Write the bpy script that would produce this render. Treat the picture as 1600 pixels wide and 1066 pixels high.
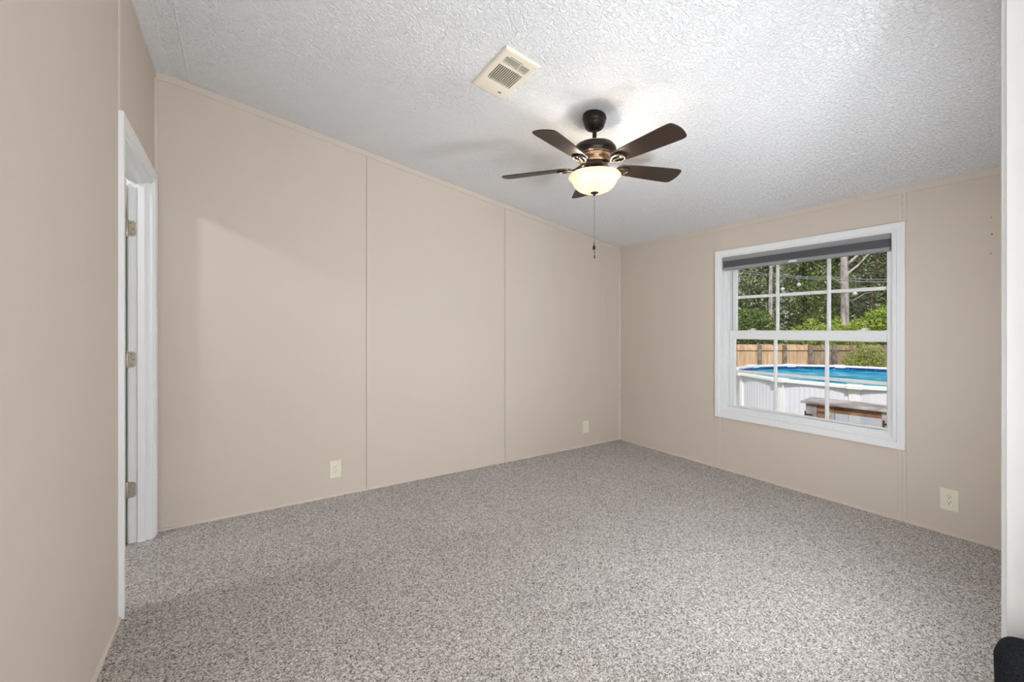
import bpy, bmesh, math, random
import numpy as np
from mathutils import Vector, Matrix
random.seed(7); rng = np.random.default_rng(7)
for o in list(bpy.data.objects): bpy.data.objects.remove(o)
SC = bpy.context.scene
COL = SC.collection
PI = math.pi

# ------------------------------------------------------------------ camera
F_PX, YAW, CY = 662.606, 0.571724, 514.453
CAM = Vector((3.4859, 3.2522, 1.2007))
cd = bpy.data.cameras.new('camera'); cam = bpy.data.objects.new('camera', cd); COL.objects.link(cam)
cd.sensor_width = 36.0; cd.sensor_fit = 'HORIZONTAL'
cd.lens = F_PX / 1600 * 36.0
cd.shift_x = 0.0
cd.shift_y = -(533.0 - CY) / 1600.0
cd.clip_start = 0.02; cd.clip_end = 500
FW = Vector((-math.sin(YAW), -math.cos(YAW), 0))
RT = Vector((-math.cos(YAW), math.sin(YAW), 0))
UPV = Vector((0, 0, 1))
M = Matrix((RT, UPV, -FW)).transposed().to_4x4(); M.translation = CAM
cam.matrix_world = M
SC.camera = cam

# ------------------------------------------------------------------ world, sun, exposure
SC.view_settings.view_transform = 'Standard'
SC.view_settings.look = 'None'
SC.view_settings.gamma = 1.0
SC.view_settings.use_curve_mapping = False
SC.view_settings.exposure = 0.06
W = bpy.data.worlds.new('sky'); SC.world = W; W.use_nodes = True
wn = W.node_tree.nodes; wl = W.node_tree.links; wn.clear()
sky = wn.new('ShaderNodeTexSky'); sky.sky_type = 'NISHITA'; sky.sun_disc = False
sky.sun_elevation = math.radians(50); sky.sun_rotation = math.radians(90); sky.air_density = 1.2; sky.dust_density = 2.5
mixw = wn.new('ShaderNodeMixRGB'); mixw.blend_type = 'MIX'; mixw.inputs[0].default_value = 0.55
mixw.inputs[2].default_value = (6.0, 6.0, 6.0, 1)          # bright overcast haze over the blue
bg = wn.new('ShaderNodeBackground'); bg.inputs['Strength'].default_value = 0.115
wo = wn.new('ShaderNodeOutputWorld')
wl.new(sky.outputs[0], mixw.inputs[1]); wl.new(mixw.outputs[0], bg.inputs['Color']); wl.new(bg.outputs[0], wo.inputs['Surface'])

sd = bpy.data.lights.new('sun', 'SUN'); sd.energy = 2.9; sd.angle = math.radians(3); sd.color = (1.0, 0.96, 0.88)
sun = bpy.data.objects.new('sun', sd); COL.objects.link(sun); sun.location = (8, 3, 12)
sun.rotation_euler = Vector((0.62, 0.35, 0.78)).to_track_quat('Z', 'Y').to_euler()

BOWL_POINT_W = 2.9
BOWL_EMIT = 0.38
HALL_FILL_W = (26.0, 70.0)
UP_FILL_W = 47.0
LEFT_FILL_W = 8.0
FRONT_FILL_W = 31.0  # strength of the glowing panel added on the front wall
BATH_W = 54.0
LAMP_COL = (.92, .985, 1.06)

# ------------------------------------------------------------------ helpers
def tag(o, label=None, cat=None, group=None, kind=None):
    if label: o['label'] = label
    if cat: o['category'] = cat
    if group: o['group'] = group
    if kind: o['kind'] = kind
    return o
def empty(name, loc=(0, 0, 0), label=None, cat=None, group=None, kind=None):
    o = bpy.data.objects.new(name, None); COL.objects.link(o); o.location = loc
    o.empty_display_size = 0.1
    return tag(o, label, cat, group, kind)
def obj(name, bm, mat, parent=None, smooth=False, angle=None, loc=None):
    me = bpy.data.meshes.new(name); bmesh.ops.recalc_face_normals(bm, faces=bm.faces[:]) ; bm.to_mesh(me); bm.free()
    o = bpy.data.objects.new(name, me); COL.objects.link(o)
    for m in (mat if isinstance(mat, (list, tuple)) else [mat]): me.materials.append(m)
    if smooth:
        for p in me.polygons: p.use_smooth = True
        if angle: me.set_sharp_from_angle(angle=math.radians(angle))
    if parent:
        o.parent = parent
        o.location = -parent_world(parent) if loc is None else loc
    elif loc is not None: o.location = loc
    return o
def parent_world(p):
    v = Vector(p.location)
    while p.parent: p = p.parent; v += Vector(p.location)
    return v
def dup(root, loc, label=None):
    r = root.copy(); COL.objects.link(r); r.location = loc
    if label: r['label'] = label
    for ch in list(root.children):
        c = ch.copy(); COL.objects.link(c); c.parent = r
        for g in ch.children:
            d = g.copy(); COL.objects.link(d); d.parent = c
    return r
def bx(bm, x0, x1, y0, y1, z0, z1, bevel=0):
    vs = [bm.verts.new((x, y, z)) for x in (x0, x1) for y in (y0, y1) for z in (z0, z1)]
    idx = [(0, 1, 3, 2), (4, 6, 7, 5), (0, 4, 5, 1), (2, 3, 7, 6), (0, 2, 6, 4), (1, 5, 7, 3)]
    fs = [bm.faces.new([vs[i] for i in f]) for f in idx]
    if bevel:
        es = list({e for f in fs for e in f.edges})
        bmesh.ops.bevel(bm, geom=es, offset=bevel, segments=2, affect='EDGES', profile=0.5)
def prism(bm, pts, axis, a, b):
    """polygon pts (2D) extruded along axis from a to b"""
    def mk(p, t):
        if axis == 'x': return (t, p[0], p[1])
        if axis == 'y': return (p[0], t, p[1])
        return (p[0], p[1], t)
    A = [bm.verts.new(mk(p, a)) for p in pts]; B = [bm.verts.new(mk(p, b)) for p in pts]
    bm.faces.new(A); bm.faces.new(B[::-1])
    for i in range(len(pts)):
        j = (i + 1) % len(pts); bm.faces.new((A[i], B[i], B[j], A[j]))
def lathe(bm, prof, n=48, c=(0, 0, 0), cap=True):
    rings = []
    for r, z in prof:
        if r < 1e-6: rings.append([bm.verts.new((c[0], c[1], c[2] + z))])
        else: rings.append([bm.verts.new((c[0] + r * math.cos(2 * PI * k / n), c[1] + r * math.sin(2 * PI * k / n), c[2] + z)) for k in range(n)])
    for A, B in zip(rings, rings[1:]):
        if len(A) == 1 and len(B) == 1: continue
        for k in range(n):
            j = (k + 1) % n
            if len(A) == 1: bm.faces.new((A[0], B[k], B[j]))
            elif len(B) == 1: bm.faces.new((A[k], B[0], A[j]))
            else: bm.faces.new((A[k], B[k], B[j], A[j]))
    if cap:
        for R in (rings[0], rings[-1]):
            if len(R) > 1: bm.faces.new(R)
def tube(bm, pts, r, n=8, cap=True):
    pts = [Vector(p) for p in pts]; rr = r if isinstance(r, (list, tuple)) else [r] * len(pts)
    prev = None; rings = []
    for i, p in enumerate(pts):
        t = (pts[min(i + 1, len(pts) - 1)] - pts[max(i - 1, 0)]).normalized()
        if prev is None:
            a = Vector((0, 0, 1)) if abs(t.z) < .9 else Vector((1, 0, 0)); u = t.cross(a).normalized()
        else: u = (prev - t * prev.dot(t)).normalized()
        prev = u; v = t.cross(u)
        rings.append([bm.verts.new(p + (u * math.cos(2 * PI * k / n) + v * math.sin(2 * PI * k / n)) * rr[i]) for k in range(n)])
    for A, B in zip(rings, rings[1:]):
        for k in range(n): bm.faces.new((A[k], A[(k + 1) % n], B[(k + 1) % n], B[k]))
    if cap: bm.faces.new(rings[0][::-1]); bm.faces.new(rings[-1])
def ring(bm, rect, prof, mapf, closed=True):
    """sweep closed profile [(offset outward, depth)] round rect (a0,a1,b0,b1) with mitred corners"""
    a0, a1, b0, b1 = rect
    secs = []
    if closed: corners = [(a0, b0, -1, -1), (a1, b0, 1, -1), (a1, b1, 1, 1), (a0, b1, -1, 1)]
    else: corners = [(a0, b0, -1, 0), (a0, b1, -1, 1), (a1, b1, 1, 1), (a1, b0, 1, 0)]
    for a, b, sa, sb in corners:
        secs.append([bm.verts.new(mapf(a + sa * o, b + sb * o, d)) for o, d in prof])
    n = len(prof); m = len(secs)
    for i in range(m if closed else m - 1):
        A, B = secs[i], secs[(i + 1) % m]
        for k in range(n): bm.faces.new((A[k], A[(k + 1) % n], B[(k + 1) % n], B[k]))
    if not closed: bm.faces.new(secs[0]); bm.faces.new(secs[-1][::-1])
B = bmesh.new

# ------------------------------------------------------------------ materials
def srgb(r, g, b):
    f = lambda c: (c / 255 / 12.92) if c / 255 <= .04045 else ((c / 255 + .055) / 1.055) ** 2.4
    return (f(r), f(g), f(b), 1)
def mat(name, col, rough=.5, metal=0, spec=.5, bump=None, noise=None, **kw):
    """noise=(scale, [colours], detail) ; bump=(scale, strength, distance)"""
    m = bpy.data.materials.new(name); m.use_nodes = True; nt = m.node_tree; N = nt.nodes; L = nt.links
    p = N['Principled BSDF']; p.inputs['Base Color'].default_value = col; p.inputs['Roughness'].default_value = rough
    p.inputs['Metallic'].default_value = metal; p.inputs['Specular IOR Level'].default_value = spec
    for k, v in kw.items(): p.inputs[k.replace('_', ' ')].default_value = v
    tc = N.new('ShaderNodeTexCoord')
    mp = N.new('ShaderNodeMapping'); L.new(tc.outputs['Object'], mp.inputs[0]); m['_'] = 0
    if noise:
        t = N.new('ShaderNodeTexNoise'); t.inputs['Scale'].default_value = noise[0]; t.inputs['Detail'].default_value = noise[2] if len(noise) > 2 else 4
        L.new(mp.outputs[0], t.inputs['Vector']); r = N.new('ShaderNodeValToRGB'); L.new(t.outputs['Fac'], r.inputs[0])
        cs = noise[1]; lo, hi = (noise[3] if len(noise) > 3 else (.35, .65))
        r.color_ramp.elements[0].position = lo; r.color_ramp.elements[0].color = cs[0]
        r.color_ramp.elements[1].position = hi; r.color_ramp.elements[1].color = cs[-1]
        for i, c in enumerate(cs[1:-1]):
            e = r.color_ramp.elements.new(lo + (hi - lo) * (i + 1) / (len(cs) - 1)); e.color = c
        L.new(r.outputs[0], p.inputs['Base Color'])
    if bump:
        t = N.new('ShaderNodeTexNoise'); t.inputs['Scale'].default_value = bump[0]; t.inputs['Detail'].default_value = 3
        L.new(mp.outputs[0], t.inputs['Vector']); b = N.new('ShaderNodeBump'); b.inputs['Strength'].default_value = bump[1]; b.inputs['Distance'].default_value = bump[2]
        L.new(t.outputs['Fac'], b.inputs['Height']); L.new(b.outputs[0], p.inputs['Normal'])
    return m
def mapping(m): return next(n for n in m.node_tree.nodes if n.type == 'MAPPING')

WALLC = (0.62, 0.540, 0.465, 1)
M_wall = mat('beige_wall_paint', WALLC, .62, spec=.3, bump=(220, .04, .002))
M_trim = mat('beige_trim_paint', (0.63, 0.548, 0.47, 1), .5, spec=.4)
M_white = mat('white_gloss_paint', (0.80, 0.805, 0.80, 1), .35, bump=(90, .05, .001))
M_vinyl = mat('white_vinyl', (0.80, 0.815, 0.81, 1), .4)
M_cream = mat('cream_plastic', srgb(224, 216, 198), .4)
M_ivory = mat('ivory_plastic', srgb(230, 225, 205), .35)
M_slot = mat('dark_slot', (0.03, 0.025, 0.02, 1), .7)
M_bronze = mat('oil_rubbed_bronze', (0.030, 0.022, 0.018, 1), .38, metal=.55, spec=.5, noise=(60, [(0.015, .011, .009, 1), (0.036, .025, .019, 1)]))
M_bronze_hi = mat('brushed_bronze_edge', (0.30, 0.20, 0.12, 1), .35, metal=.8)
M_nickel = mat('satin_nickel', (0.47, 0.43, 0.37, 1), .38, metal=.75, noise=(80, [(0.42, .38, .32, 1), (0.52, .48, .41, 1)]))
M_chain = mat('dull_chain_metal', (0.30, 0.27, 0.24, 1), .4, metal=.7)
M_shade = mat('grey_shade_fabric', srgb(125, 125, 127), .85, bump=(500, .2, .001))
M_shade_rail = mat('grey_shade_rail', srgb(146, 146, 148), .45)
M_shade_dark = mat('grey_shade_pleats', srgb(104, 104, 106), .9)
M_bag = mat('black_bag_fabric', (0.013, 0.015, 0.018, 1), .95, spec=.15, noise=(350, [(0.006, .008, .011, 1), (0.024, .027, .031, 1)]), bump=(300, .5, .002))

# wood for the blades, grain along local x
M_blade = mat('dark_walnut_blade', (0.05, .03, .02, 1), .42, spec=.35, noise=(9, [(0.016, .010, .007, 1), (0.036, .021, .014, 1), (0.021, .013, .009, 1)], 8, (.3, .7)))
mapping(M_blade).inputs['Scale'].default_value = (1, 14, 14)

# popcorn / knockdown ceiling
M_ceil = mat('textured_ceiling_paint', (0.90, 0.905, 0.91, 1), .9, spec=.15)
def ceil_tex():
    nt = M_ceil.node_tree; N = nt.nodes; L = nt.links; p = N['Principled BSDF']; mp = mapping(M_ceil)
    t = N.new('ShaderNodeTexNoise'); t.inputs['Scale'].default_value = 62; t.inputs['Detail'].default_value = 3.5; t.inputs['Roughness'].default_value = .6; t.inputs['Distortion'].default_value = 1.1
    L.new(mp.outputs[0], t.inputs['Vector'])
    r = N.new('ShaderNodeValToRGB'); r.color_ramp.elements[0].position = .33; r.color_ramp.elements[1].position = .62
    L.new(t.outputs['Fac'], r.inputs[0])
    b = N.new('ShaderNodeBump'); b.inputs['Strength'].default_value = 1.0; b.inputs['Distance'].default_value = .0065
    L.new(r.outputs[0], b.inputs['Height']); L.new(b.outputs[0], p.inputs['Normal'])
ceil_tex()

# twist-pile carpet
M_carpet = mat('speckled_grey_carpet', (0.3, .28, .26, 1), 1.0, spec=.05)
def carpet_tex():
    nt = M_carpet.node_tree; N = nt.nodes; L = nt.links; p = N['Principled BSDF']; mp = mapping(M_carpet)
    wob = N.new('ShaderNodeTexNoise'); wob.inputs['Scale'].default_value = 60; wob.inputs['Detail'].default_value = 2
    L.new(mp.outputs[0], wob.inputs['Vector'])
    mx = N.new('ShaderNodeMixRGB'); mx.blend_type = 'LINEAR_LIGHT'; mx.inputs[0].default_value = .012
    L.new(mp.outputs[0], mx.inputs[1]); L.new(wob.outputs['Color'], mx.inputs[2])
    v = N.new('ShaderNodeTexVoronoi'); v.inputs['Scale'].default_value = 230; L.new(mx.outputs[0], v.inputs['Vector'])
    n2 = N.new('ShaderNodeTexNoise'); n2.inputs['Scale'].default_value = 200; n2.inputs['Detail'].default_value = 2.5; n2.inputs['Roughness'].default_value = .65; n2.inputs['Distortion'].default_value = .8
    L.new(mx.outputs[0], n2.inputs['Vector'])
    sep = N.new('ShaderNodeSeparateColor'); L.new(v.outputs['Color'], sep.inputs[0])
    add = N.new('ShaderNodeMath'); add.operation = 'MULTIPLY_ADD'; add.inputs[1].default_value = .38
    L.new(sep.outputs[0], add.inputs[0])
    s2 = N.new('ShaderNodeMath'); s2.operation = 'MULTIPLY_ADD'; s2.inputs[1].default_value = 1.0; s2.inputs[2].default_value = -.19
    L.new(n2.outputs['Fac'], s2.inputs[0]); L.new(s2.outputs[0], add.inputs[2])
    r = N.new('ShaderNodeValToRGB'); cr = r.color_ramp
    cr.elements[0].position = .30; cr.elements[0].color = srgb(104, 98, 92)
    cr.elements[1].position = .72; cr.elements[1].color = srgb(232, 227, 222)
    e = cr.elements.new(.42); e.color = srgb(158, 150, 144)
    e = cr.elements.new(.52); e.color = srgb(195, 188, 182)
    L.new(add.outputs[0], r.inputs[0])
    # broad soft wear/brushing variation of the pile
    n3 = N.new('ShaderNodeTexNoise'); n3.inputs['Scale'].default_value = 3.0; n3.inputs['Detail'].default_value = 3; L.new(mp.outputs[0], n3.inputs['Vector'])
    mr = N.new('ShaderNodeMapRange'); mr.inputs[3].default_value = .90; mr.inputs[4].default_value = 1.08; L.new(n3.outputs['Fac'], mr.inputs[0])
    ml = N.new('ShaderNodeMixRGB'); ml.blend_type = 'MULTIPLY'; ml.inputs[0].default_value = 1
    L.new(r.outputs[0], ml.inputs[1]); L.new(mr.outputs[0], ml.inputs[2]); L.new(ml.outputs[0], p.inputs['Base Color'])
    b = N.new('ShaderNodeBump'); b.inputs['Strength'].default_value = .7; b.inputs['Distance'].default_value = .006
    L.new(add.outputs[0], b.inputs['Height']); L.new(b.outputs[0], p.inputs['Normal'])
carpet_tex()

def glass_mat(name, tint=(1, 1, 1, 1), refl=1.0):
    m = bpy.data.materials.new(name); m.use_nodes = True; N = m.node_tree.nodes; L = m.node_tree.links; N.clear()
    t = N.new('ShaderNodeBsdfTransparent'); t.inputs[0].default_value = tint
    g = N.new('ShaderNodeBsdfGlossy'); g.inputs['Roughness'].default_value = 0.0
    f = N.new('ShaderNodeFresnel'); f.inputs['IOR'].default_value = 1.45
    mu = N.new('ShaderNodeMath'); mu.operation = 'MULTIPLY'; mu.inputs[1].default_value = refl; L.new(f.outputs[0], mu.inputs[0])
    x = N.new('ShaderNodeMixShader'); o = N.new('ShaderNodeOutputMaterial')
    L.new(mu.outputs[0], x.inputs[0]); L.new(t.outputs[0], x.inputs[1]); L.new(g.outputs[0], x.inputs[2]); L.new(x.outputs[0], o.inputs[0])
    return m
M_glass = glass_mat('window_glass', (.98, .985, .985, 1), 1.0)
def bowl_mat():
    m = bpy.data.materials.new('frosted_glass_lit'); m.use_nodes = True; N = m.node_tree.nodes; L = m.node_tree.links; N.clear()
    tr = N.new('ShaderNodeBsdfTranslucent'); tr.inputs[0].default_value = (.33, .285, .22, 1)
    df = N.new('ShaderNodeBsdfDiffuse'); df.inputs[0].default_value = (.75, .68, .58, 1)
    gl = N.new('ShaderNodeBsdfGlossy'); gl.inputs['Roughness'].default_value = .25
    em = N.new('ShaderNodeEmission'); em.inputs[0].default_value = (1, .80, .56, 1); em.inputs[1].default_value = BOWL_EMIT
    x1 = N.new('ShaderNodeMixShader'); x1.inputs[0].default_value = .35; L.new(tr.outputs[0], x1.inputs[1]); L.new(df.outputs[0], x1.inputs[2])
    x2 = N.new('ShaderNodeMixShader'); x2.inputs[0].default_value = .04; L.new(x1.outputs[0], x2.inputs[1]); L.new(gl.outputs[0], x2.inputs[2])
    a = N.new('ShaderNodeAddShader'); L.new(x2.outputs[0], a.inputs[0]); L.new(em.outputs[0], a.inputs[1])
    o = N.new('ShaderNodeOutputMaterial'); L.new(a.outputs[0], o.inputs[0])
    return m
M_bowl = bowl_mat()
def emit_mat(name, col, s):
    m = bpy.data.materials.new(name); m.use_nodes = True; p = m.node_tree.nodes['Principled BSDF']
    p.inputs['Base Color'].default_value = (.9, .9, .88, 1); p.inputs['Emission Color'].default_value = col; p.inputs['Emission Strength'].default_value = s
    return m

# ================================================================== THE ROOM
HE, SL, RX, LX = 2.085, 0.1659, 3.825, 3.905
def cz(x): return HE + SL * min(x, RX)
FY = 3.05                      # front wall (camera side) room face
st = lambda o: tag(o, kind='structure')

bm = B(); bx(bm, -.12, 6.3, -.12, 6.3, -.10, 0)
st(obj('floor', bm, M_carpet))

bm = B()
prism(bm, [(-.45, HE - SL * .45), (0, HE), (RX, cz(RX)), (LX + .12, cz(RX)), (LX + .12, 2.95), (-.45, 2.3)], 'y', -.45, 6.3)
ceiling = st(obj('ceiling', bm, M_ceil))
# raised texture seam near the ridge
bm = B()
for k in range(60):
    y0 = -.0 + k * .052; w = .006 + .003 * math.sin(k * 1.7)
    prism(bm, [(3.74 - w, cz(3.74 - w) - .0), (3.74, cz(3.74) - .0035), (3.74 + w, cz(3.74 + w) - .0)], 'y', y0, y0 + .0521)
obj('ceiling_seam', bm, M_ceil, ceiling)

# back wall (long wall, Y=0) built of sheet panels with open joints
bm = B()
prism(bm, [(-.12, -.1), (LX + .1, -.1), (LX + .1, cz(LX) + .02), (RX, cz(RX) + .02), (-.12, HE)], 'y', -.12, -.006)
s0 = 1.4695; edges = [0.001, .2505, s0, s0 + 1.219, LX - .001]
for a, b in zip(edges, edges[1:]):
    g = .0028
    prism(bm, [(a + g, 0.0), (b - g, 0.0), (b - g, cz(b) + .01), (a + g, cz(a) + .01)], 'y', -.006, 0)
wall_back = st(obj('wall_back', bm, M_wall))
# right wall (window wall, X=0)
WY0, WY1, WZ0, WZ1 = 1.168, 2.300, .505, 1.812
bm = B()
for y0, y1, z0, z1 in ((-.12, WY0, -.1, HE + .01), (WY1, 3.17, -.1, HE + .01), (WY0, WY1, -.1, WZ0), (WY0, WY1, WZ1, HE + .01)):
    bx(bm, -.12, 0, y0, y1, z0, z1)
bmesh.ops.remove_doubles(bm, verts=bm.verts[:], dist=1e-5)
wall_right = st(obj('wall_right', bm, M_wall))
for y, z, r in ((2.718, 1.724, .004), (2.716, 1.816, .0025), (2.714, 1.619, .003)):
    bm = B()
    vs = [bm.verts.new((.0006, y + r * math.cos(k * PI / 4), z + r * math.sin(k * PI / 4))) for k in range(8)]; bm.faces.new(vs)
    obj('nail_hole', bm, M_slot, wall_right)
# left wall with the doorway
DY0, DY1, DZ = .083, .848, 2.048
bm = B()
for y0, y1, z0, z1 in ((0, DY0, 0, cz(LX) + .02), (DY1, 6.2, 0, cz(LX) + .02), (DY0, DY1, DZ, cz(LX) + .02)):
    bx(bm, LX, LX + .1, y0, y1, z0, z1)
wall_left = st(obj('wall_left', bm, M_wall))
# front wall (camera side) with a wide cased opening the camera looks through
OX = 1.990
bm = B()
prism(bm, [(0, 0), (OX, 0), (OX, cz(OX) + .01), (0, HE + .01)], 'y', FY, FY + .12)
prism(bm, [(OX, 2.13), (LX, 2.13), (LX, cz(RX) + .01), (RX, cz(RX) + .01), (OX, cz(OX) + .01)], 'y', FY, FY + .12)
st(obj('wall_front', bm, M_wall))
# hallway behind the opening
bm = B(); bx(bm, .95, 1.05, FY + .12, 6.2, 0, cz(1.05)); st(obj('wall_hallway', bm, M_wall))
bm = B(); prism(bm, [(.95, 0), (LX + .1, 0), (LX + .1, cz(LX)), (.95, cz(.95))], 'y', 6.2, 6.3); st(obj('wall_hallway', bm, M_wall))
# adjoining room behind the door
bm = B(); bx(bm, LX + .1, 6.2, -.12, -.02, 0, 2.75); st(obj('wall_bathroom', bm, M_wall))
bm = B(); bx(bm, 6.2, 6.3, -.12, 2.4, 0, 2.75); st(obj('wall_bathroom', bm, M_wall))
bm = B(); bx(bm, LX + .1, 6.3, 2.3, 2.4, 0, 2.75); st(obj('wall_bathroom', bm, M_wall))
bm = B(); bx(bm, LX + .12, 6.3, -.12, 2.4, 2.75, 2.85); st(obj('ceiling_bathroom', bm, M_ceil))

# thin beige trims
n_trim = [0]
def trim(bm, m=None):
    n_trim[0] += 1
    return st(obj('trim_%d' % n_trim[0], bm, m or M_trim))
T = .005
bm = B(); prism(bm, [(0, HE - .001), (RX, cz(RX) - .001), (LX, cz(RX) - .001), (LX, cz(RX) - .041), (RX, cz(RX) - .041), (0, HE - .041)], 'y', 0, T); trim(bm)   # top of back wall
bm = B(); bx(bm, 0, T, T, FY, HE - .038, HE + .001); trim(bm)                                  # top of right wall
bm = B(); bx(bm, LX - T, LX, T, 6.2, cz(RX) - .03, cz(RX) - .0005); trim(bm)                     # top of left wall
v1 = 1.1307
for y in (v1, v1 + 1.214):                                                                      # battens of right wall
    bm = B()
    for z0, z1 in ((.014, WZ0 - .06), (WZ1 + .058, HE - .038)):
        prism(bm, [(0, y - .021), (.0045, y - .019), (.0045, y - .004), (.0028, y - .003), (.0028, y + .003), (.0045, y + .004), (.0045, y + .019), (0, y + .021)], 'z', z0, z1)
    b_ = trim(bm)
    bm = B()
    for z in [1.93, 1.985, 2.03]:
        bm = B(); bx(bm, .0044, .0049, y - .0015, y + .0015, z - .002, z + .002)
        obj('nail_head', bm, M_slot, b_)
bm = B(); bx(bm, .235, .2495, 0, .0035, .013, cz(.24) - .04); bx(bm, .2515, .266, 0, .0035, .013, cz(.25) - .04); trim(bm)   # batten near the corner
bm = B(); bx(bm, s0 + .006, s0 + .018, 0, .0015, .013, cz(s0) - .04); trim(bm)
bm = B(); bx(bm, s0 + 1.219 - .018, s0 + 1.219 - .006, 0, .0015, .013, cz(s0 + 1.219) - .04); trim(bm)
def quarter(cx, cy, sx, sy, r, z0, z1):
    bm = B(); pts = [(cx, cy)] + [(cx + sx * r * math.cos(a), cy + sy * r * math.sin(a)) for a in [i * PI / 12 for i in range(7)]]
    prism(bm, pts, 'z', z0, z1); return bm
trim(quarter(0, 0, 1, 1, .017, .0, HE - .04))                                                    # corner bead, back right
trim(quarter(LX, 0, -1, 1, .014, DZ + .06, cz(RX) - .04))                                       # corner bead, back left
trim(quarter(0, FY, 1, -1, .017, .0, HE - .04))
bm = B(); bx(bm, LX - .004, LX, .872, .902, DZ + .062, cz(RX) - .03); trim(bm)                   # batten over the door
def base(bm, axis, a, b, w):
    pts = [(0, 0), (.009, 0), (.009, .007), (.006, .012), (0, .014)]
    return pts
bm = B(); prism(bm, [(0, 0), (.010, 0), (.010, .008), (.006, .013), (0, .014)], 'x', .0, LX - .0)
st(obj('baseboard_back', bm, M_trim))
bm = B(); prism(bm, [(0, 0), (.010, 0), (.010, .008), (.006, .013), (0, .014)], 'y', .0, FY)
st(obj('baseboard_right', bm, M_trim))
bm = B(); prism(bm, [(LX, 0), (LX - .010, 0), (LX - .010, .010), (LX - .006, .016), (LX, .017)], 'y', DY1 + .06, 6.2)
st(obj('baseboard_left', bm, M_trim))

# ------------------------------------------------------------------ casings
CAS = [(0.0, 0), (0.0, .011), (.004, .013), (.010, .013), (.013, .0105), (.018, .0105), (.022, .0145), (.034, .0165), (.046, .0175), (.054, .0175), (.057, .015), (.057, 0)]
# window 1 : structure with parts
win = st(empty('window_1', (0, 1.734, WZ0)))
bm = B(); ring(bm, (WY0, WY1, WZ0, WZ1), [(-.004 + o * 1.12, d) for o, d in CAS], lambda a, b, d: (d, a, b))
obj('window_casing', bm, M_white, win)
# jamb extension + vinyl main frame
bm = B(); ring(bm, (WY0, WY1, WZ0, WZ1), [(.0, 0.0), (-.010, 0.0), (-.010, -.018), (-.024, -.018), (-.024, -.03), (-.038, -.03), (-.038, -.034), (-.041, -.034), (-.041, -.115), (0, -.115)], lambda a, b, d: (d, a, b))
obj('window_frame', bm, M_vinyl, win)
GY0, GY1 = 1.252, 2.256
def sash(name, y0, y1, z0, z1, gy0, gy1, gz0, gz1, x0, x1):
    """one sash: rails and stiles with glazing bead, muntins and pane"""
    bm = B()
    # stiles and rails as four boxes with stepped bead
    for (a, b, c, d) in ((y0, gy0, z0, z1), (gy1, y1, z0, z1), (gy0, gy1, z0, gz0), (gy0, gy1, gz1, z1)):
        bx(bm, x0, x1, a, b, c, d, .0015)
    s = obj(name, bm, M_vinyl, win)
    return s
GX_U, GX_L = -.085, -.052
# upper sash (outer plane)
us = sash('upper_sash', 1.222, 2.286, 1.135, 1.79, GY0 - .001, GY1 + .001, 1.185, 1.745, -.100, -.070)
ls = sash('lower_sash', 1.212, 2.292, .532, 1.190, GY0 + .002, GY1 + .002, .553, 1.122, -.068, -.034)
# little step beads round the glass
for s, x, gz0, gz1, gy0, gy1 in ((us, -.078, 1.185, 1.745, GY0, GY1), (ls, -.044, .553, 1.122, GY0 + .003, GY1 + .003)):
    bm = B(); ring(bm, (gy0, gy1, gz0, gz1), [(0.004, x), (-.004, x - .001), (-.006, x - .008), (.004, x - .008)], lambda a, b, d: (d, a, b))
    obj('glazing_bead', bm, M_vinyl, s)
MY = (1.574, 1.920)
for s, gx, gz0, gz1, zm in ((us, GX_U, 1.183, 1.747, 1.470), (ls, GX_L, .551, 1.124, .846)):
    bm = B()
    w = .0122
    def bar(pts_ax, a, b, c):
        pass
    for y in MY: prism(bm, [(gx - .004, y - w), (gx + .003, y - w), (gx + .006, y - w * .5), (gx + .006, y + w * .5), (gx + .003, y + w), (gx - .004, y + w)], 'z', gz0, gz1)
    # horizontal bar split so that it butts against the uprights
    ys = [GY0 - .001, MY[0] - w, MY[0] + w, MY[1] - w, MY[1] + w, GY1 + .003]
    for a, b in zip(ys[::2], ys[1::2]):
        vs = [(gx - .004, zm - w), (gx + .003, zm - w), (gx + .006, zm - w * .5), (gx + .006, zm + w * .5), (gx + .003, zm + w), (gx - .004, zm + w)]
        A = [bm.verts.new((x, a, z)) for x, z in vs]; Bv = [bm.verts.new((x, b, z)) for x, z in vs]
        bm.faces.new(A); bm.faces.new(Bv[::-1])
        for i in range(6): bm.faces.new((A[i], Bv[i], Bv[(i + 1) % 6], A[(i + 1) % 6]))
    obj('muntin_grid', bm, M_vinyl, s)
    bm = B(); xg = gx - .006
    bm.faces.new([bm.verts.new(p) for p in ((xg, GY0 - .004, gz0 - .004), (xg, GY1 + .004, gz0 - .004), (xg, GY1 + .004, gz1 + .004), (xg, GY0 - .004, gz1 + .004))])
    obj('glass_pane', bm, M_glass, s)
# sash locks and tilt latches on the meeting rail
for y in (1.395, 2.13):
    bm = B(); bx(bm, -.062, -.040, y - .028, y + .028, 1.1905, 1.197, .002)
    lathe(bm, [(.010, 1.197), (.010, 1.203), (.007, 1.206)], 16, (-.051, y, 0))
    tube(bm, [(-.051, y, 1.203), (-.047, y + .018, 1.205), (-.040, y + .034, 1.203)], [.005, .004, .003], 8)
    obj('sash_lock', bm, M_vinyl, ls, smooth=True, angle=35)
for y in (1.245, 2.262):
    bm = B(); bx(bm, -.064, -.040, y - .022, y + .022, 1.1905, 1.1945, .0015); obj('tilt_latch', bm, M_vinyl, ls)

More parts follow.
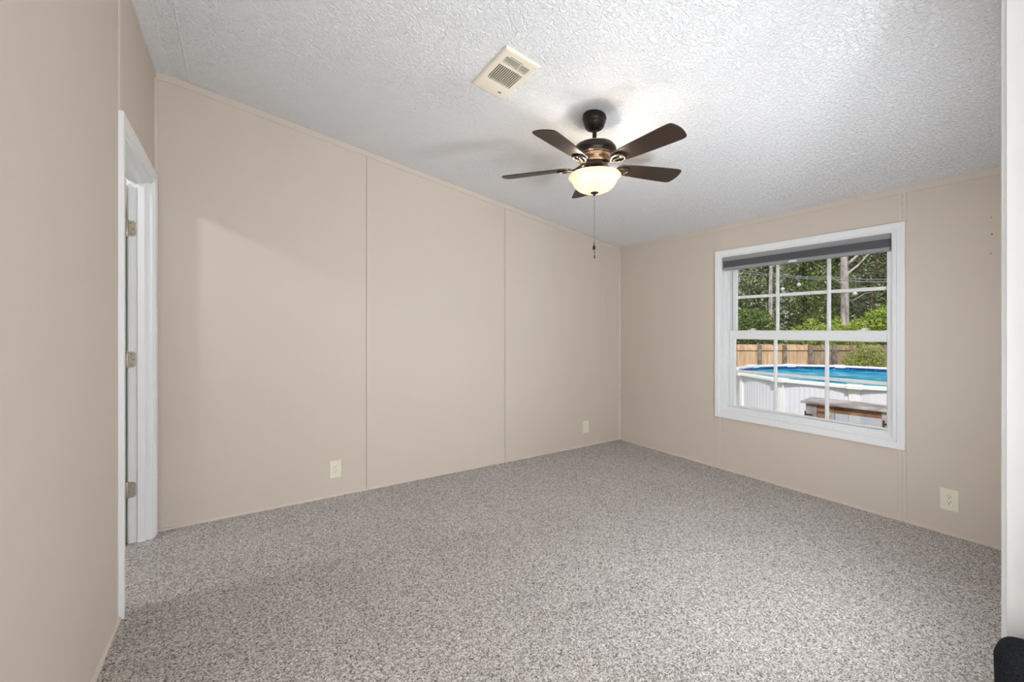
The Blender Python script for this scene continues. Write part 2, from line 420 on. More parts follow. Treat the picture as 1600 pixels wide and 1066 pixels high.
# ------------------------------------------------------------------ door casing + jamb + leaf (door_1)
door = st(empty('door_1', (LX, DY0, 0)))
bm = B(); ring(bm, (DY0, DY1, 0, DZ), CAS, lambda a, b, d: (LX - d, a, b), closed=False)
obj('door_casing', bm, M_white, door)
bm = B(); ring(bm, (DY0, DY1, 0, DZ), [(0.002, -.002), (-.004, -.002), (-.016, -.002), (-.016, .102), (0.002, .102)], lambda a, b, d: (LX + d, a, b), closed=False)
obj('door_jamb', bm, M_white, door)
bm = B(); ring(bm, (DY0 + .016, DY1 - .016, 0, DZ - .016), [(0.0, .030), (-.009, .030), (-.011, .033), (-.011, .060), (-.009, .063), (0, .063)], lambda a, b, d: (LX + d, a, b), closed=False)
obj('door_stop', bm, M_white, door)
bm = B(); ring(bm, (DY0, DY1, 0, DZ), CAS, lambda a, b, d: (LX + .1 + d, a, b), closed=False)
obj('door_casing', bm, M_white, door)
# leaf swung 90 degrees into the adjoining room
hx, hy = LX + .106, DY0 + .016
bm = B(); bx(bm, hx + .006, hx + .736, hy + .002, hy + .037, .012, 2.020, .0015)
for zc0, zc1 in ((.18, .92), (1.05, 1.90)):
    for xa in (hx + .12, hx + .42):
        for yy in (hy + .037,):
            prism(bm, [(xa, yy), (xa + .22, yy), (xa + .20, yy + .004), (xa + .02, yy + .004)], 'z', zc0, zc1)
leaf = obj('door_leaf', bm, M_white, door)
for i, zc in enumerate((.30, 1.03, 1.765)):
    h = .0445
    bm = B()
    # leaf plate with rounded free corners lying on the jamb
    pts = []; r = .016; x1 = hx - .002; x0 = hx - .036
    pts += [(x1, zc - h), (x1, zc + h)]
    pts += [(x0 + r - r * math.sin(a), zc + h - r + r * math.cos(a)) for a in [k * PI / 12 for k in range(7)]]
    pts += [(x0 + r - r * math.cos(a), zc - h + r - r * math.sin(a)) for a in [k * PI / 12 for k in range(7)]]
    prism(bm, pts, 'y', hy - .0005, hy + .0016)
    hg = obj('hinge', bm, M_nickel, door)
    bm = B(); lathe(bm, [(.0035, zc - h - .004), (.0058, zc - h), (.0058, zc + h), (.0035, zc + h + .004)], 16, (hx + .001, hy + .0055, 0))
    for k in range(4): lathe(bm, [(.0063, zc - h + .017 + k * .0178 - .0006), (.0063, zc - h + .017 + k * .0178 + .0006)], 16, (hx + .001, hy + .0055, 0))
    obj('hinge_pin', bm, M_nickel, hg, smooth=True, angle=35)
    if i > 0:
        for sx, sz in ((.014, .030), (.024, 0), (.014, -.030)):
            bm = B()
            vs = [bm.verts.new((x1 - sx + .0030 * math.cos(k * PI / 5), hy + .0021, zc + sz + .0030 * math.sin(k * PI / 5))) for k in range(10)]
            f = bm.faces.new(vs); bmesh.ops.extrude_face_region(bm, geom=[f])
            obj('hinge_screw', bm, M_slot, hg)
bm = B(); lathe(bm, [(0, .0), (.026, .002), (.026, .006), (.011, .010), (.011, .030), (.024, .040), (.028, .052), (.022, .062), (0, .066)], 24)
kn = obj('door_knob', bm, M_nickel, door, smooth=True, angle=40)
kn.rotation_euler = (-PI / 2, 0, 0); kn.location = Vector((hx + .68, hy + .037, .95)) - door.location

# casing of the opening beside the camera
d2 = st(empty('door_2', (OX, FY, 0)))
bm = B(); ring(bm, (OX, LX - .30 + .9, 0, 2.11), CAS, lambda a, b, d: (a, FY - d, b), closed=False)
# only the near leg and head inside the room are kept
bmesh.ops.bisect_plane(bm, geom=bm.verts[:] + bm.edges[:] + bm.faces[:], plane_co=(LX - .004, 0, 0), plane_no=(1, 0, 0), clear_outer=True)
obj('door_casing', bm, M_white, d2)
M_jamb = mat('darkened_white_jamb', (.66, .665, .66, 1), .4)  # white trim paint darkened to offset the strong light on the jamb
bm = B()
bx(bm, OX - .002, OX + .012, FY - .002, FY + .122, 0, 2.112); bx(bm, OX + .012, LX - .001, FY - .002, FY + .122, 2.112, 2.13)
obj('door_jamb', bm, M_jamb, d2)
bm = B(); prism(bm, [(OX + .012, FY + .035), (OX + .020, FY + .036), (OX + .023, FY + .040), (OX + .023, FY + .066), (OX + .020, FY + .070), (OX + .012, FY + .071)], 'z', 0, 2.112)
obj('door_stop', bm, M_jamb, d2)

# ================================================================== OUTLETS
def outlet(loc, label):
    """duplex receptacle, front facing local +y"""
    t = empty('power_outlet', loc, label, 'outlet')
    bm = B(); w, h = .0385, .0615
    A = [(-w, -h), (w, -h), (w, h), (-w, h)]
    bx(bm, -w, w, 0, .0045, -h, h, .0018)
    obj('cover_plate', bm, M_ivory, t, loc=(0, 0, 0))
    bm = B(); bx(bm, -.0168, .0168, .004, .0062, -.0335, .0335, .0012)
    rc = obj('receptacle', bm, M_ivory, t, loc=(0, 0, 0))
    bm = B()
    for zc in (.0165, -.0165):
        bx(bm, -.0075, -.0055, .006, .0066, zc + .001, zc + .010)
        bx(bm, .0055, .0075, .006, .0066, zc + .002, zc + .009)
        vs = [bm.verts.new((.0028 * math.cos(k * PI / 6), .0066, zc - .006 + .0030 * math.sin(k * PI / 6))) for k in range(12)]; bm.faces.new(vs)
    obj('socket_slots', bm, M_slot, rc, loc=(0, 0, 0))
    for zc in (.048, -.048):
        bm = B(); lathe(bm, [(.003, 0), (.003, .001), (.002, .0015), (0, .0016)], 12)
        s = obj('screw', bm, M_cream, t, loc=(0, .0045, zc)); s.rotation_euler = (-PI / 2, 0, 0)
    return t
o1 = outlet((2.904, 0, .195), 'ivory duplex outlet low on the long beige wall, left of the left panel joint')
o2 = dup(o1, (.493, 0, .198), 'ivory duplex outlet low on the long beige wall, close to the far corner')
o3 = dup(o1, (0, 2.552, .205), 'ivory duplex outlet on the window wall, low and to the right of the window')
o3.rotation_euler = (0, 0, -PI / 2)
tag(o1, group='duplex outlets on the beige walls'); tag(o2, group='duplex outlets on the beige walls'); tag(o3, group='duplex outlets on the beige walls')

# ================================================================== WINDOW SHADE (raised)
sh = empty('window_shade', (-.005, 1.744, 1.80), 'dark grey cellular shade pulled up tight at the top of the window', 'shade')
Y0, Y1 = 1.181, 2.289
bm = B(); prism(bm, [(.018, 1.8105), (.018, 1.790), (.022, 1.783), (.022, 1.776), (-.028, 1.776), (-.028, 1.8105)], 'x', 0, 1)
for v in bm.verts: v.co = Vector((v.co.y, Y0 + v.co.x * (Y1 - Y0), v.co.z))
obj('headrail', bm, M_shade_rail, sh)
bm = B(); pts = []
n = 9; zt, zb_ = 1.776, 1.724
for i in range(n):
    z = zt - (zt - zb_) * i / n; pts += [(.013, z), (.017, z - (zt - zb_) / n * .5)]
pts += [(.013, zb_), (-.024, zb_), (-.024, zt)]
prism(bm, pts, 'x', 0, 1)
for v in bm.verts: v.co = Vector((v.co.y, Y0 + .003 + v.co.x * (Y1 - Y0 - .006), v.co.z))
obj('pleat_stack', bm, M_shade_dark, sh)
bm = B(); prism(bm, [(.016, 1.724), (.020, 1.718), (.020, 1.706), (.015, 1.699), (-.024, 1.699), (-.024, 1.724)], 'x', 0, 1)
for v in bm.verts: v.co = Vector((v.co.y, Y0 + .001 + v.co.x * (Y1 - Y0 - .002), v.co.z))
obj('bottom_rail', bm, M_shade_rail, sh)
bm = B(); bx(bm, .018, .030, 1.70, 1.755, 1.700, 1.710, .003); bx(bm, .018, .024, 1.705, 1.75, 1.704, 1.716, .002)
tag(obj('pull_tab', bm, M_vinyl, sh), 'small clear white pull tab')

# ================================================================== CEILING VENT
vent = empty('ceiling_vent', (2.366, 1.446, cz(2.366)), 'cream plastic rectangular vent grille set in the textured ceiling', 'vent')
vent.rotation_euler = (0, -math.atan(SL), 0)
hw, hl, th = .0985 * math.sqrt(1 + SL * SL), .174, .012
bm = B()
# frame: bevelled plate with three openings (z negative = into the room)
def plate(x0, x1, y0, y1): bx(bm, x0, x1, y0, y1, -th, 0)
ox0, ox1 = -.066, .066
Ls = [(-.140, -.090), (-.066, .062), (.078, .128)]
plate(-hw + .012, ox0, -hl + .012, hl - .012); plate(ox1, hw - .012, -hl + .012, hl - .012)
ys = [-hl + .012, Ls[1][0], Ls[1][1], Ls[2][0], Ls[2][1], hl - .012]
for a, b in ((ys[0], ys[1]), (ys[2], ys[3]), (ys[4], ys[5])): plate(ox0, ox1, a, b)
bmesh.ops.remove_doubles(bm, verts=bm.verts[:], dist=1e-5)
ring(bm, (-hw + .012, hw - .012, -hl + .012, hl - .012), [(0, -th), (.008, -th + .003), (.012, -th + .008), (.012, 0), (0, 0)], lambda a, b, d: (a, b, d))
obj('grille_frame', bm, M_cream, vent, loc=(0, 0, 0))
M_louv = mat('cream_louvre', srgb(200, 193, 176), .5)
bm = B(); bx(bm, ox0 + .001, ox1 - .001, Ls[1][0] + .001, Ls[2][1] - .001, -.002, -.0005); obj('backing', bm, mat('vent_backing', (.025, .02, .016, 1), .8), vent, loc=(0, 0, 0))
bm = B(); n = 12
for i in range(n):
    x = ox0 + .003 + (ox1 - ox0 - .006) * (i + .5) / n
    prism(bm, [(x - .0026, -.0112), (x + .0026, -.0112), (x + .0022, -.0080), (x - .0022, -.0080)], 'y', Ls[1][0], Ls[1][1])
obj('light_lens_slats', bm, M_louv, vent, loc=(0, 0, 0))
bm = B(); n = 6
for i in range(n):
    y = Ls[2][0] + (Ls[2][1] - Ls[2][0]) * (i + .5) / n
    prism(bm, [(y - .0016, -.011), (y + .0016, -.011), (y + .0012, -.0085), (y - .0012, -.0085)], 'x', ox0, ox1)
bx(bm, -.021, -.015, Ls[2][0], Ls[2][1], -.0115, -.003)
obj('exhaust_slats', bm, M_louv, vent, loc=(0, 0, 0))
bm = B()
for i in range(5):
    y = -.085 - i * .011
    bx(bm, -.045, .062, y - .0010, y + .0010, -th - .0008, -th)
obj('lower_ribs', bm, M_cream, vent, loc=(0, 0, 0))
bm = B()
for k, (x, y) in enumerate(((-.045, -.128), (-.040, -.122), (-.050, -.120))):
    prism(bm, [(x - .006, y), (x, y - .004), (x + .006, y + .001), (x + .001, y + .005)], 'z', -th - .0012, -th + .0)
M_mark = mat('dark_brown_mark', (.09, .07, .05, 1), .6)
b2 = B(); bx(b2, -.020, .050, .1335, .1360, -th - .0006, -th); obj('lever_slot', b2, M_mark, vent, loc=(0, 0, 0))
obj('dark_mark', bm, M_mark, vent, loc=(0, 0, 0))

# ================================================================== CEILING FAN
FX, FYc, ZB = 1.820, 1.513, 2.108
fan = empty('ceiling_fan', (FX, FYc, cz(FX)), 'dark bronze five-blade ceiling fan with a lit frosted bowl light', 'ceiling fan')
def lat(name, prof, m, par=fan, n=56, sm=38):
    bm = B(); lathe(bm, prof, n, (FX, FYc, 0)); return obj(name, bm, m, par, smooth=True, angle=sm)
# canopy follows the slope at its top
bm = B(); lathe(bm, [(.064, 2.400), (.066, 2.382), (.0655, 2.372), (.064, 2.368), (.0645, 2.362), (.062, 2.350), (.060, 2.347), (.0605, 2.341), (.055, 2.326), (.053, 2.323), (.0535, 2.318), (.046, 2.306), (.040, 2.302), (.036, 2.303), (.030, 2.296), (0, 2.292)], 56, (FX, FYc, 0))
for v in bm.verts: v.co.z = 2.40 - (2.40 - v.co.z) * .86 if v.co.z < 2.37 else v.co.z
for v in bm.verts:
    if v.co.z > 2.399: v.co.z = cz(v.co.x) + .001
    elif v.co.z > 2.38: v.co.z = cz(v.co.x) - .010
obj('canopy', bm, M_bronze, fan, smooth=True, angle=30)
lat('downrod', [(0, 2.332), (.0115, 2.332), (.0115, 2.2520), (.017, 2.2480), (.019, 2.2400), (.030, 2.2340), (.036, 2.2270), (0, 2.2270)], M_bronze)
mh = lat('motor_housing', [(0, 2.2340), (.040, 2.2320), (.085, 2.2240), (.108, 2.2140), (.118, 2.2020), (.120, 2.1890), (.118, 2.1770), (.110, 2.1650), (.098, 2.1570), (0, 2.1570)], M_bronze)
lat('housing_bead', [(.098, 2.2205), (.1025, 2.2215), (.1055, 2.2195), (.1045, 2.2165), (.098, 2.2160)], M_bronze_hi, mh)
lat('lower_bead', [(.085, 2.1575), (.099, 2.1585), (.1015, 2.1550), (.099, 2.1515), (.085, 2.1515)], M_bronze_hi, mh)
lat('vent_ring', [(.070, 2.1560), (.088, 2.1560), (.084, 2.1440), (.079, 2.1300), (.081, 2.1260), (.079, 2.1220), (0, 2.1220)], M_bronze_hi)
for k in range(10):
    bm = B()
    a = k * PI / 5; c, s = math.cos(a), math.sin(a)
    vs = []
    for dz, dr in ((-.005, -.001), (.005, .001)):
        for dt in (-.014, .014):
            r = .0828 + dr + .0012; vs.append(bm.verts.new((FX + r * c - dt * s, FYc + r * s + dt * c, 2.1390 + dz)))
    f = bm.faces.new((vs[0], vs[1], vs[3], vs[2]))
    obj('vent_slot', bm, M_slot, mh)
lat('flywheel', [(0, 2.1230), (.068, 2.1230), (.072, 2.1180), (.072, 2.1060), (.066, 2.1020), (0, 2.1020)], M_bronze)
lat('switch_housing', [(0, 2.1030), (.048, 2.1030), (.050, 2.0960), (.052, 2.0820), (.060, 2.0780), (.064, 2.0720), (.062, 2.0660), (.085, 2.0620), (.097, 2.0570), (.094, 2.0520), (0, 2.0520)], M_bronze)
# glass bowl (shell)
outer = [(.1435, 2.0515), (.1445, 2.0487), (.1415, 2.0455), (.134, 2.0388), (.1265, 2.0309), (.1215, 2.0229), (.1180, 2.0142), (.1120, 2.0023), (.1020, 1.9896), (.0880, 1.9785), (.0700, 1.9697), (.0480, 1.9642), (.0220, 1.9614), (.008, 1.9610)]
inner = [(max(r - .0035, .006), z + .0035) for r, z in outer][::-1]
bm = B(); lathe(bm, outer + inner, 72, (FX, FYc, 0), cap=False)
bowl = obj('glass_bowl', bm, M_bowl, fan, smooth=True)
lat('finial', [(0, 1.9670), (.020, 1.9655), (.0225, 1.9615), (.020, 1.9575), (.011, 1.9545), (.0075, 1.9520), (.0065, 1.9460), (.003, 1.9420), (0, 1.9410)], M_bronze)
lat('mounting_stem', [(.004, 2.055), (.004, 1.9650)], M_bronze, n=12)
# light bulbs inside the bowl
for k, a in enumerate((math.radians(147), math.radians(327))):
    bxp, byp = FX + .062 * math.cos(a), FYc + .062 * math.sin(a)
    bm = B(); lathe(bm, [(0, 1.990), (.012, 1.993), (.020, 2.003), (.022, 2.011), (.019, 2.022), (.013, 2.034), (.012, 2.042), (.012, 2.053)], 24, (bxp, byp, 0), cap=False)
    obj('light_bulb', bm, emit_mat('lit_bulb', (1, .86, .66, 1), 12.0), fan, smooth=True)
for k in range(4):
    a = math.radians(20 + 90 * k)
    ld = bpy.data.lights.new('bulb_light', 'POINT'); ld.energy = BOWL_POINT_W; ld.color = (1, .90, .76); ld.shadow_soft_size = .016
    lo = bpy.data.objects.new('bulb_light', ld); COL.objects.link(lo); lo.parent = fan
    lo.location = Vector((FX + .102 * math.cos(a), FYc + .102 * math.sin(a), 2.034)) - fan.location
for a in (math.radians(147), math.radians(327)):
    ld = bpy.data.lights.new('bulb_light', 'POINT'); ld.energy = .9; ld.color = (1, .88, .70); ld.shadow_soft_size = .01
    lo = bpy.data.objects.new('bulb_light', ld); COL.objects.link(lo); lo.parent = fan
    lo.location = Vector((FX + .050 * math.cos(a) + .040 * .69, FYc + .050 * math.sin(a) + .040 * .72, 2.006)) - fan.location
# blades
def blade_mesh():
    bm = B()
    half = [(.136, .012), (.139, .026), (.148, .037), (.162, .043), (.20, .048), (.28, .055), (.38, .061), (.46, .065), (.505, .066), (.520, .0645), (.528, .060), (.534, .050), (.539, .030), (.542, .010)]
    pts = half + [(x, -w) for x, w in reversed(half)]
    prism(bm, pts, 'z', -.003, .003)
    bmesh.ops.bevel(bm, geom=[e for e in bm.edges if abs(e.verts[0].co.z - e.verts[1].co.z) < 1e-6], offset=.0012, segments=1, affect='EDGES')
    return bm
def bracket_mesh():
    bm = B()
    # arm from the flywheel, dropping then forking in a rounded loop below the blade root
    tube(bm, [(.060, 0, .010), (.085, 0, .004), (.105, 0, -.006), (.122, 0, -.010)], [.010, .009, .008, .008], 10)
    for s in (-1, 1):
        tube(bm, [(.118, 0, -.010), (.135, .016 * s, -.010), (.155, .030 * s, -.0095), (.178, .034 * s, -.009), (.198, .026 * s, -.0085), (.208, .010 * s, -.008), (.210, 0, -.008)], [.0075, .0065, .006, .006, .006, .006, .006], 8)
    tube(bm, [(.138, 0, -.010), (.165, 0, -.0095), (.180, 0, -.009)], [.006, .005, .003], 8)
    for x, y in ((.158, .028), (.158, -.028), (.204, 0)): lathe(bm, [(.007, -.0125), (.007, -.003)], 12, (x, y, 0))
    return bm
def screw_mesh(x, y):
    bm = B(); lathe(bm, [(0, -.0160), (.0035, -.0155), (.0045, -.0120), (.0045, -.009)], 12, (x, y, 0))
    return bm
b0 = k0 = s0_ = None
for k in range(5):
    ang = math.radians(92.0 + 72 * k)
    R = Matrix.Rotation(ang, 4, 'Z') @ Matrix.Rotation(math.radians(-12.5), 4, 'X')
    if k == 0:
        b0 = obj('blade', blade_mesh(), M_blade, fan, loc=(0, 0, 0)); k0 = obj('blade_bracket', bracket_mesh(), M_bronze, fan, smooth=True, angle=40, loc=(0, 0, 0))
        s0_ = [obj('screw', screw_mesh(x, y), M_bronze_hi, k0, smooth=True, loc=(0, 0, 0)) for x, y in ((.158, .028), (.158, -.028), (.204, 0))]; b, kk = b0, k0
    else:
        b = b0.copy(); kk = k0.copy()
        for o in (b, kk): COL.objects.link(o); o.parent = fan
        for q in s0_: sc_ = q.copy(); COL.objects.link(sc_); sc_.parent = kk
    for o in (b, kk):
        o.rotation_euler = R.to_euler(); o.location = Vector((0, 0, ZB - cz(FX)))
# pull chains
bm = B(); cx, cy = FX + .0, FYc
for i in range(88):
    z = 1.940 - i * .0030; r = .0013
    lathe(bm, [(0, z), (r, z - .0007), (r, z - .0017), (0, z - .0024)], 6, (cx, cy, 0))
tube(bm, [(cx, cy, 1.942), (cx, cy, 1.672)], .0006, 6)
pc = obj('pull_chain', bm, M_chain, fan)
bm = B(); lathe(bm, [(0, 1.687), (.0022, 1.686), (.0025, 1.676), (.0045, 1.668), (.0078, 1.660), (.0088, 1.652), (.0072, 1.645), (.003, 1.642), (0, 1.6415)], 20, (cx + .0015, cy - .0015, 0))
tag(obj('pendant', bm, M_bronze, pc, smooth=True), 'dark teardrop chain pendant')
cx2, cy2 = FX + .004, FYc + .004
bm = B(); tube(bm, [(cx2 - .003, cy2 - .003, 1.943), (cx2, cy2, 1.86), (cx2, cy2, 1.63)], .0009, 6)
for z in (1.885, 1.842): lathe(bm, [(0, z), (.0022, z - .001), (.0022, z - .005), (0, z - .006)], 10, (cx2, cy2, 0))
pc2 = obj('pull_chain', bm, M_chain, fan)
bm = B(); lathe(bm, [(0, 1.635), (.0018, 1.634), (.0018, 1.624), (.0007, 1.620), (.0007, 1.614), (.0028, 1.612), (.0034, 1.602), (.0028, 1.593), (0, 1.592)], 12, (cx2, cy2, 0))
obj('pendant', bm, M_bronze, pc2, smooth=True)

# ================================================================== adjoining-room lamp and added unseen fill lights
def globe_lamp(name, loc, label, zc, r, watts, col):
    t = empty(name, loc, label, 'lamp')
    bm = B(); lathe(bm, [(0, 0), (.06, 0), (.06, -.02), (.02, -.03), (0, -.03)], 32); obj('ceiling_plate', bm, M_nickel, t, smooth=True, angle=40, loc=(0, 0, 0))
    if loc[2] - zc > .1:
        bm = B(); tube(bm, [(0, 0, -.02), (0, 0, zc - loc[2] + r * .97)], .006, 10); obj('cord', bm, M_nickel, t, loc=(0, 0, 0))
    bm = B(); bmesh.ops.create_uvsphere(bm, u_segments=32, v_segments=20, radius=r)
    obj('globe_shade', bm, emit_mat(name + '_glow', (*col, 1), watts), t, smooth=True, loc=(0, 0, zc - loc[2]))
    return t
# radiant power of a diffuse sphere: L = W / (pi * 4 pi r^2)
def rad(w, r): return w / (PI * 4 * PI * r * r)
def fill_globe(loc, label, zc, r, watts, col):  # added fill light: glowing globe on a stand, out of view
    t = empty('floor_lamp', loc, label, 'lamp')
    bm = B(); lathe(bm, [(0, 0), (.13, 0), (.135, .012), (.12, .022), (.02, .03), (.012, .05), (.012, zc - r + .01), (.03, zc - r + .02), (0, zc - r + .03)], 32); obj('base', bm, M_nickel, t, smooth=True, angle=40, loc=(0, 0, 0))
    bm = B(); bmesh.ops.create_uvsphere(bm, u_segments=32, v_segments=20, radius=r)
    obj('globe_shade', bm, emit_mat('floor_lamp_glow', (*col, 1), rad(watts, r)), t, smooth=True, loc=(0, 0, zc))
fill_globe((2.15, 4.80, 0), 'added unseen fill globe in the hallway behind the camera, nearest the opening', .62, .20, HALL_FILL_W[0], LAMP_COL)
fill_globe((2.75, 5.30, 0), 'added unseen fill globe at the far end of the hallway behind the camera', .62, .20, HALL_FILL_W[1], LAMP_COL)
up = empty('uplight', (3.42, 4.10, 0), 'added unseen uplight standing in the opening beside the camera, shining at the ceiling', 'lamp')  # added out of view to brighten the ceiling
bm = B(); lathe(bm, [(0, 0), (.15, 0), (.16, .02), (.165, .33), (.155, .33), (.15, .30), (0, .30)], 40); obj('drum', bm, M_nickel, up, smooth=True, angle=40, loc=(0, 0, 0))
bm = B(); lathe(bm, [(0, .302), (.145, .302), (.145, .306), (0, .306)], 40); obj('diffuser', bm, emit_mat('uplight_glow', (*LAMP_COL, 1), UP_FILL_W / (PI * PI * .145 ** 2)), up, loc=(0, 0, 0))
ll = empty('wall_lamp', (LX, 2.50, .85), 'added unseen fill panel on the left wall beside the camera', 'lamp')  # added glowing panel out of view, evens out the room light
bm = B(); bx(bm, -.05, 0, -.11, .11, -.30, .30, .004); obj('housing', bm, M_nickel, ll, loc=(0, 0, 0))
bm = B(); bx(bm, -.056, -.051, -.10, .10, -.29, .29); obj('diffuser', bm, emit_mat('left_fill_glow', (*LAMP_COL, 1), LEFT_FILL_W / (PI * .2 * .58)), ll, loc=(0, 0, 0))
sc = empty('wall_lamp', (1.60, FY, 1.08), 'added unseen fill panel on the wall beside the opening, behind its casing', 'lamp')  # added glowing panel hidden by the casing, brightens the window wall
bm = B(); bx(bm, -.11, .11, -.030, 0, -.30, .30, .003); obj('housing', bm, M_nickel, sc, loc=(0, 0, 0))
bm = B(); bx(bm, -.10, .10, -.035, -.031, -.29, .29); obj('diffuser', bm, emit_mat('wall_lamp_glow', (*LAMP_COL, 1), FRONT_FILL_W / (PI * .2 * .58)), sc, loc=(0, 0, 0))
globe_lamp('ceiling_globe_lamp', (5.2, .70, 2.75), 'small glowing globe lamp on the ceiling of the adjoining room', 2.55, .06, rad(BATH_W, .06), LAMP_COL)

# ================================================================== BACKPACK beside the camera
bag = empty('shoulder_bag', (2.083, 3.205, 0), 'slim black fabric bag leaning on the white door jamb at the right edge', 'bag')
def blob(cx, cy, cz_, sx, sy, sz, e=3.2, nu=40, nv=28, zc=None):
    bm = B(); rings = []
    sgn = lambda v, p: math.copysign(abs(v) ** p, v)
    for j in range(1, nv):
        ph = -PI / 2 + PI * j / nv
        rings.append([bm.verts.new((cx + sx * sgn(math.cos(ph), 2 / e) * sgn(math.cos(t), 2 / e), cy + sy * sgn(math.cos(ph), 2 / e) * sgn(math.sin(t), 2 / e), cz_ + sz * sgn(math.sin(ph), 2 / e))) for t in [2 * PI * i / nu for i in range(nu)]])
    for A, Bq in zip(rings, rings[1:]):
        for i in range(nu): bm.faces.new((A[i], A[(i + 1) % nu], Bq[(i + 1) % nu], Bq[i]))
    bm.faces.new(rings[0][::-1]); bm.faces.new(rings[-1])
    return bm
bm = B(); bx(bm, -.050, .050, -.164, .150, 0, .530)
bmesh.ops.bevel(bm, geom=bm.edges[:], offset=.034, segments=7, affect='EDGES', profile=.5)
for v in bm.verts: v.co.y += .016 * ((v.co.z - .40) / .40) ** 2 * (-1 if v.co.y > 0 else 1)
bag_body = obj('bag_body', bm, M_bag, bag, smooth=True, loc=(0, 0, 0))
bm = B(); bx(bm, .045, .072, -.10, .10, .06, .34, .012); obj('front_pocket', bm, M_bag, bag, smooth=True, angle=40, loc=(0, 0, 0))
bm = B(); tube(bm, [(0, .00, .52), (0, .01, .555), (0, .03, .565), (0, .07, .565), (0, .09, .555), (0, .10, .52)], .007, 8); obj('top_handle', bm, M_bag, bag, smooth=True, loc=(0, 0, 0))

# ================================================================== OUTSIDE
GZ = -1.15
def at(px, depth, z=0.0, py=None):
    p = CAM + (FW + RT * ((px - 800) / F_PX)) * depth
    if py is not None: return Vector((p.x, p.y, CAM.z - (py - CY) / F_PX * depth))
    return Vector((p.x, p.y, z))
M_lawn = mat('grass', srgb(96, 120, 62), .95, spec=.1, noise=(5, [srgb(96, 100, 72), srgb(142, 142, 110)], 8))
bm = B(); bx(bm, -70, -.6, -50, 35, GZ - .3, GZ); st(obj('lawn', bm, M_lawn))

# ---- pool
PC = Vector((-8.559, -.574, 0)); PR = 2.68; NS = 13; PH = math.radians(15.0)
M_pool = mat('white_pool_wall', (.80, .81, .92, 1), .5)
M_rim = mat('white_pool_resin', (.90, .92, .95, 1), .35)
M_liner = mat('blue_patterned_liner', srgb(40, 110, 180), .35)
def liner_tex():
    nt = M_liner.node_tree; N = nt.nodes; L = nt.links; p = N['Principled BSDF']; mp = mapping(M_liner)
    v = N.new('ShaderNodeTexVoronoi'); v.inputs['Scale'].default_value = 14; L.new(mp.outputs[0], v.inputs['Vector'])
    r = N.new('ShaderNodeValToRGB'); r.color_ramp.elements[0].position = .10; r.color_ramp.elements[0].color = srgb(150, 205, 235)
    r.color_ramp.elements[1].position = .26; r.color_ramp.elements[1].color = srgb(36, 98, 160)
    L.new(v.outputs['Distance'], r.inputs[0]); L.new(r.outputs[0], p.inputs['Base Color'])
liner_tex()
M_water = bpy.data.materials.new('turquoise_pool_water')
def water_tex():
    M_water.use_nodes = True; N = M_water.node_tree.nodes; L = M_water.node_tree.links; N.clear()
    tc = N.new('ShaderNodeTexCoord'); t = N.new('ShaderNodeTexNoise'); t.inputs['Scale'].default_value = 1.5; t.inputs['Detail'].default_value = 7; t.inputs['Roughness'].default_value = .65
    L.new(tc.outputs['Object'], t.inputs['Vector'])
    r = N.new('ShaderNodeValToRGB'); cr = r.color_ramp; cr.elements[0].position = .36; cr.elements[0].color = srgb(0, 118, 176); cr.elements[1].position = .72; cr.elements[1].color = srgb(150, 205, 215)
    e = cr.elements.new(.52); e.color = srgb(40, 156, 190); L.new(t.outputs['Fac'], r.inputs[0])
    n2 = N.new('ShaderNodeTexNoise'); n2.inputs['Scale'].default_value = 7; n2.inputs['Detail'].default_value = 3; L.new(tc.outputs['Object'], n2.inputs['Vector'])
    b = N.new('ShaderNodeBump'); b.inputs['Strength'].default_value = .12; b.inputs['Distance'].default_value = .02; L.new(n2.outputs['Fac'], b.inputs['Height'])
    d = N.new('ShaderNodeBsdfDiffuse'); L.new(r.outputs[0], d.inputs[0])
    g = N.new('ShaderNodeBsdfGlossy'); g.inputs['Roughness'].default_value = .06; L.new(b.outputs[0], g.inputs['Normal'])
    x = N.new('ShaderNodeMixShader'); x.inputs[0].default_value = .16; L.new(d.outputs[0], x.inputs[1]); L.new(g.outputs[0], x.inputs[2])
    o = N.new('ShaderNodeOutputMaterial'); L.new(x.outputs[0], o.inputs[0])
water_tex()
RZ = CAM.z - 1.03                       # top of the rim
pool = empty('swimming_pool', (PC.x, PC.y, GZ), 'round white above-ground pool with blue liner and turquoise water', 'pool')
# corrugated wall
bm = B(); n = 540; ra = PR - .07; prev = None; first = None
for i in range(n):
    a = 2 * PI * i / n; r = ra + .004 * math.sin(i * PI)
    r = ra + (.006 if i % 3 == 0 else 0)
    q = [bm.verts.new((PC.x + rr * math.cos(a), PC.y + rr * math.sin(a), z)) for rr, z in ((r, GZ), (r, RZ - .03), (r - .03, RZ - .03), (r - .03, GZ))]
    if prev:
        for k in range(3): bm.faces.new((prev[k], q[k], q[k + 1], prev[k + 1]))
    else: first = q
    prev = q
for k in range(3): bm.faces.new((prev[k], first[k], first[k + 1], prev[k + 1]))
obj('pool_wall', bm, M_pool, pool)
bm = B(); lathe(bm, [(ra - .034, RZ - .035), (ra - .034, RZ - .60), (ra - .045, RZ - .60), (ra - .045, RZ - .035)], 96, (PC.x, PC.y, 0), cap=False)
obj('liner', bm, M_liner, pool, smooth=True, angle=40)
bm = B(); vs = [bm.verts.new((PC.x + (ra - .045) * math.cos(2 * PI * i / 96), PC.y + (ra - .045) * math.sin(2 * PI * i / 96), RZ - .13)) for i in range(96)]; bm.faces.new(vs)
obj('water', bm, M_water, pool)
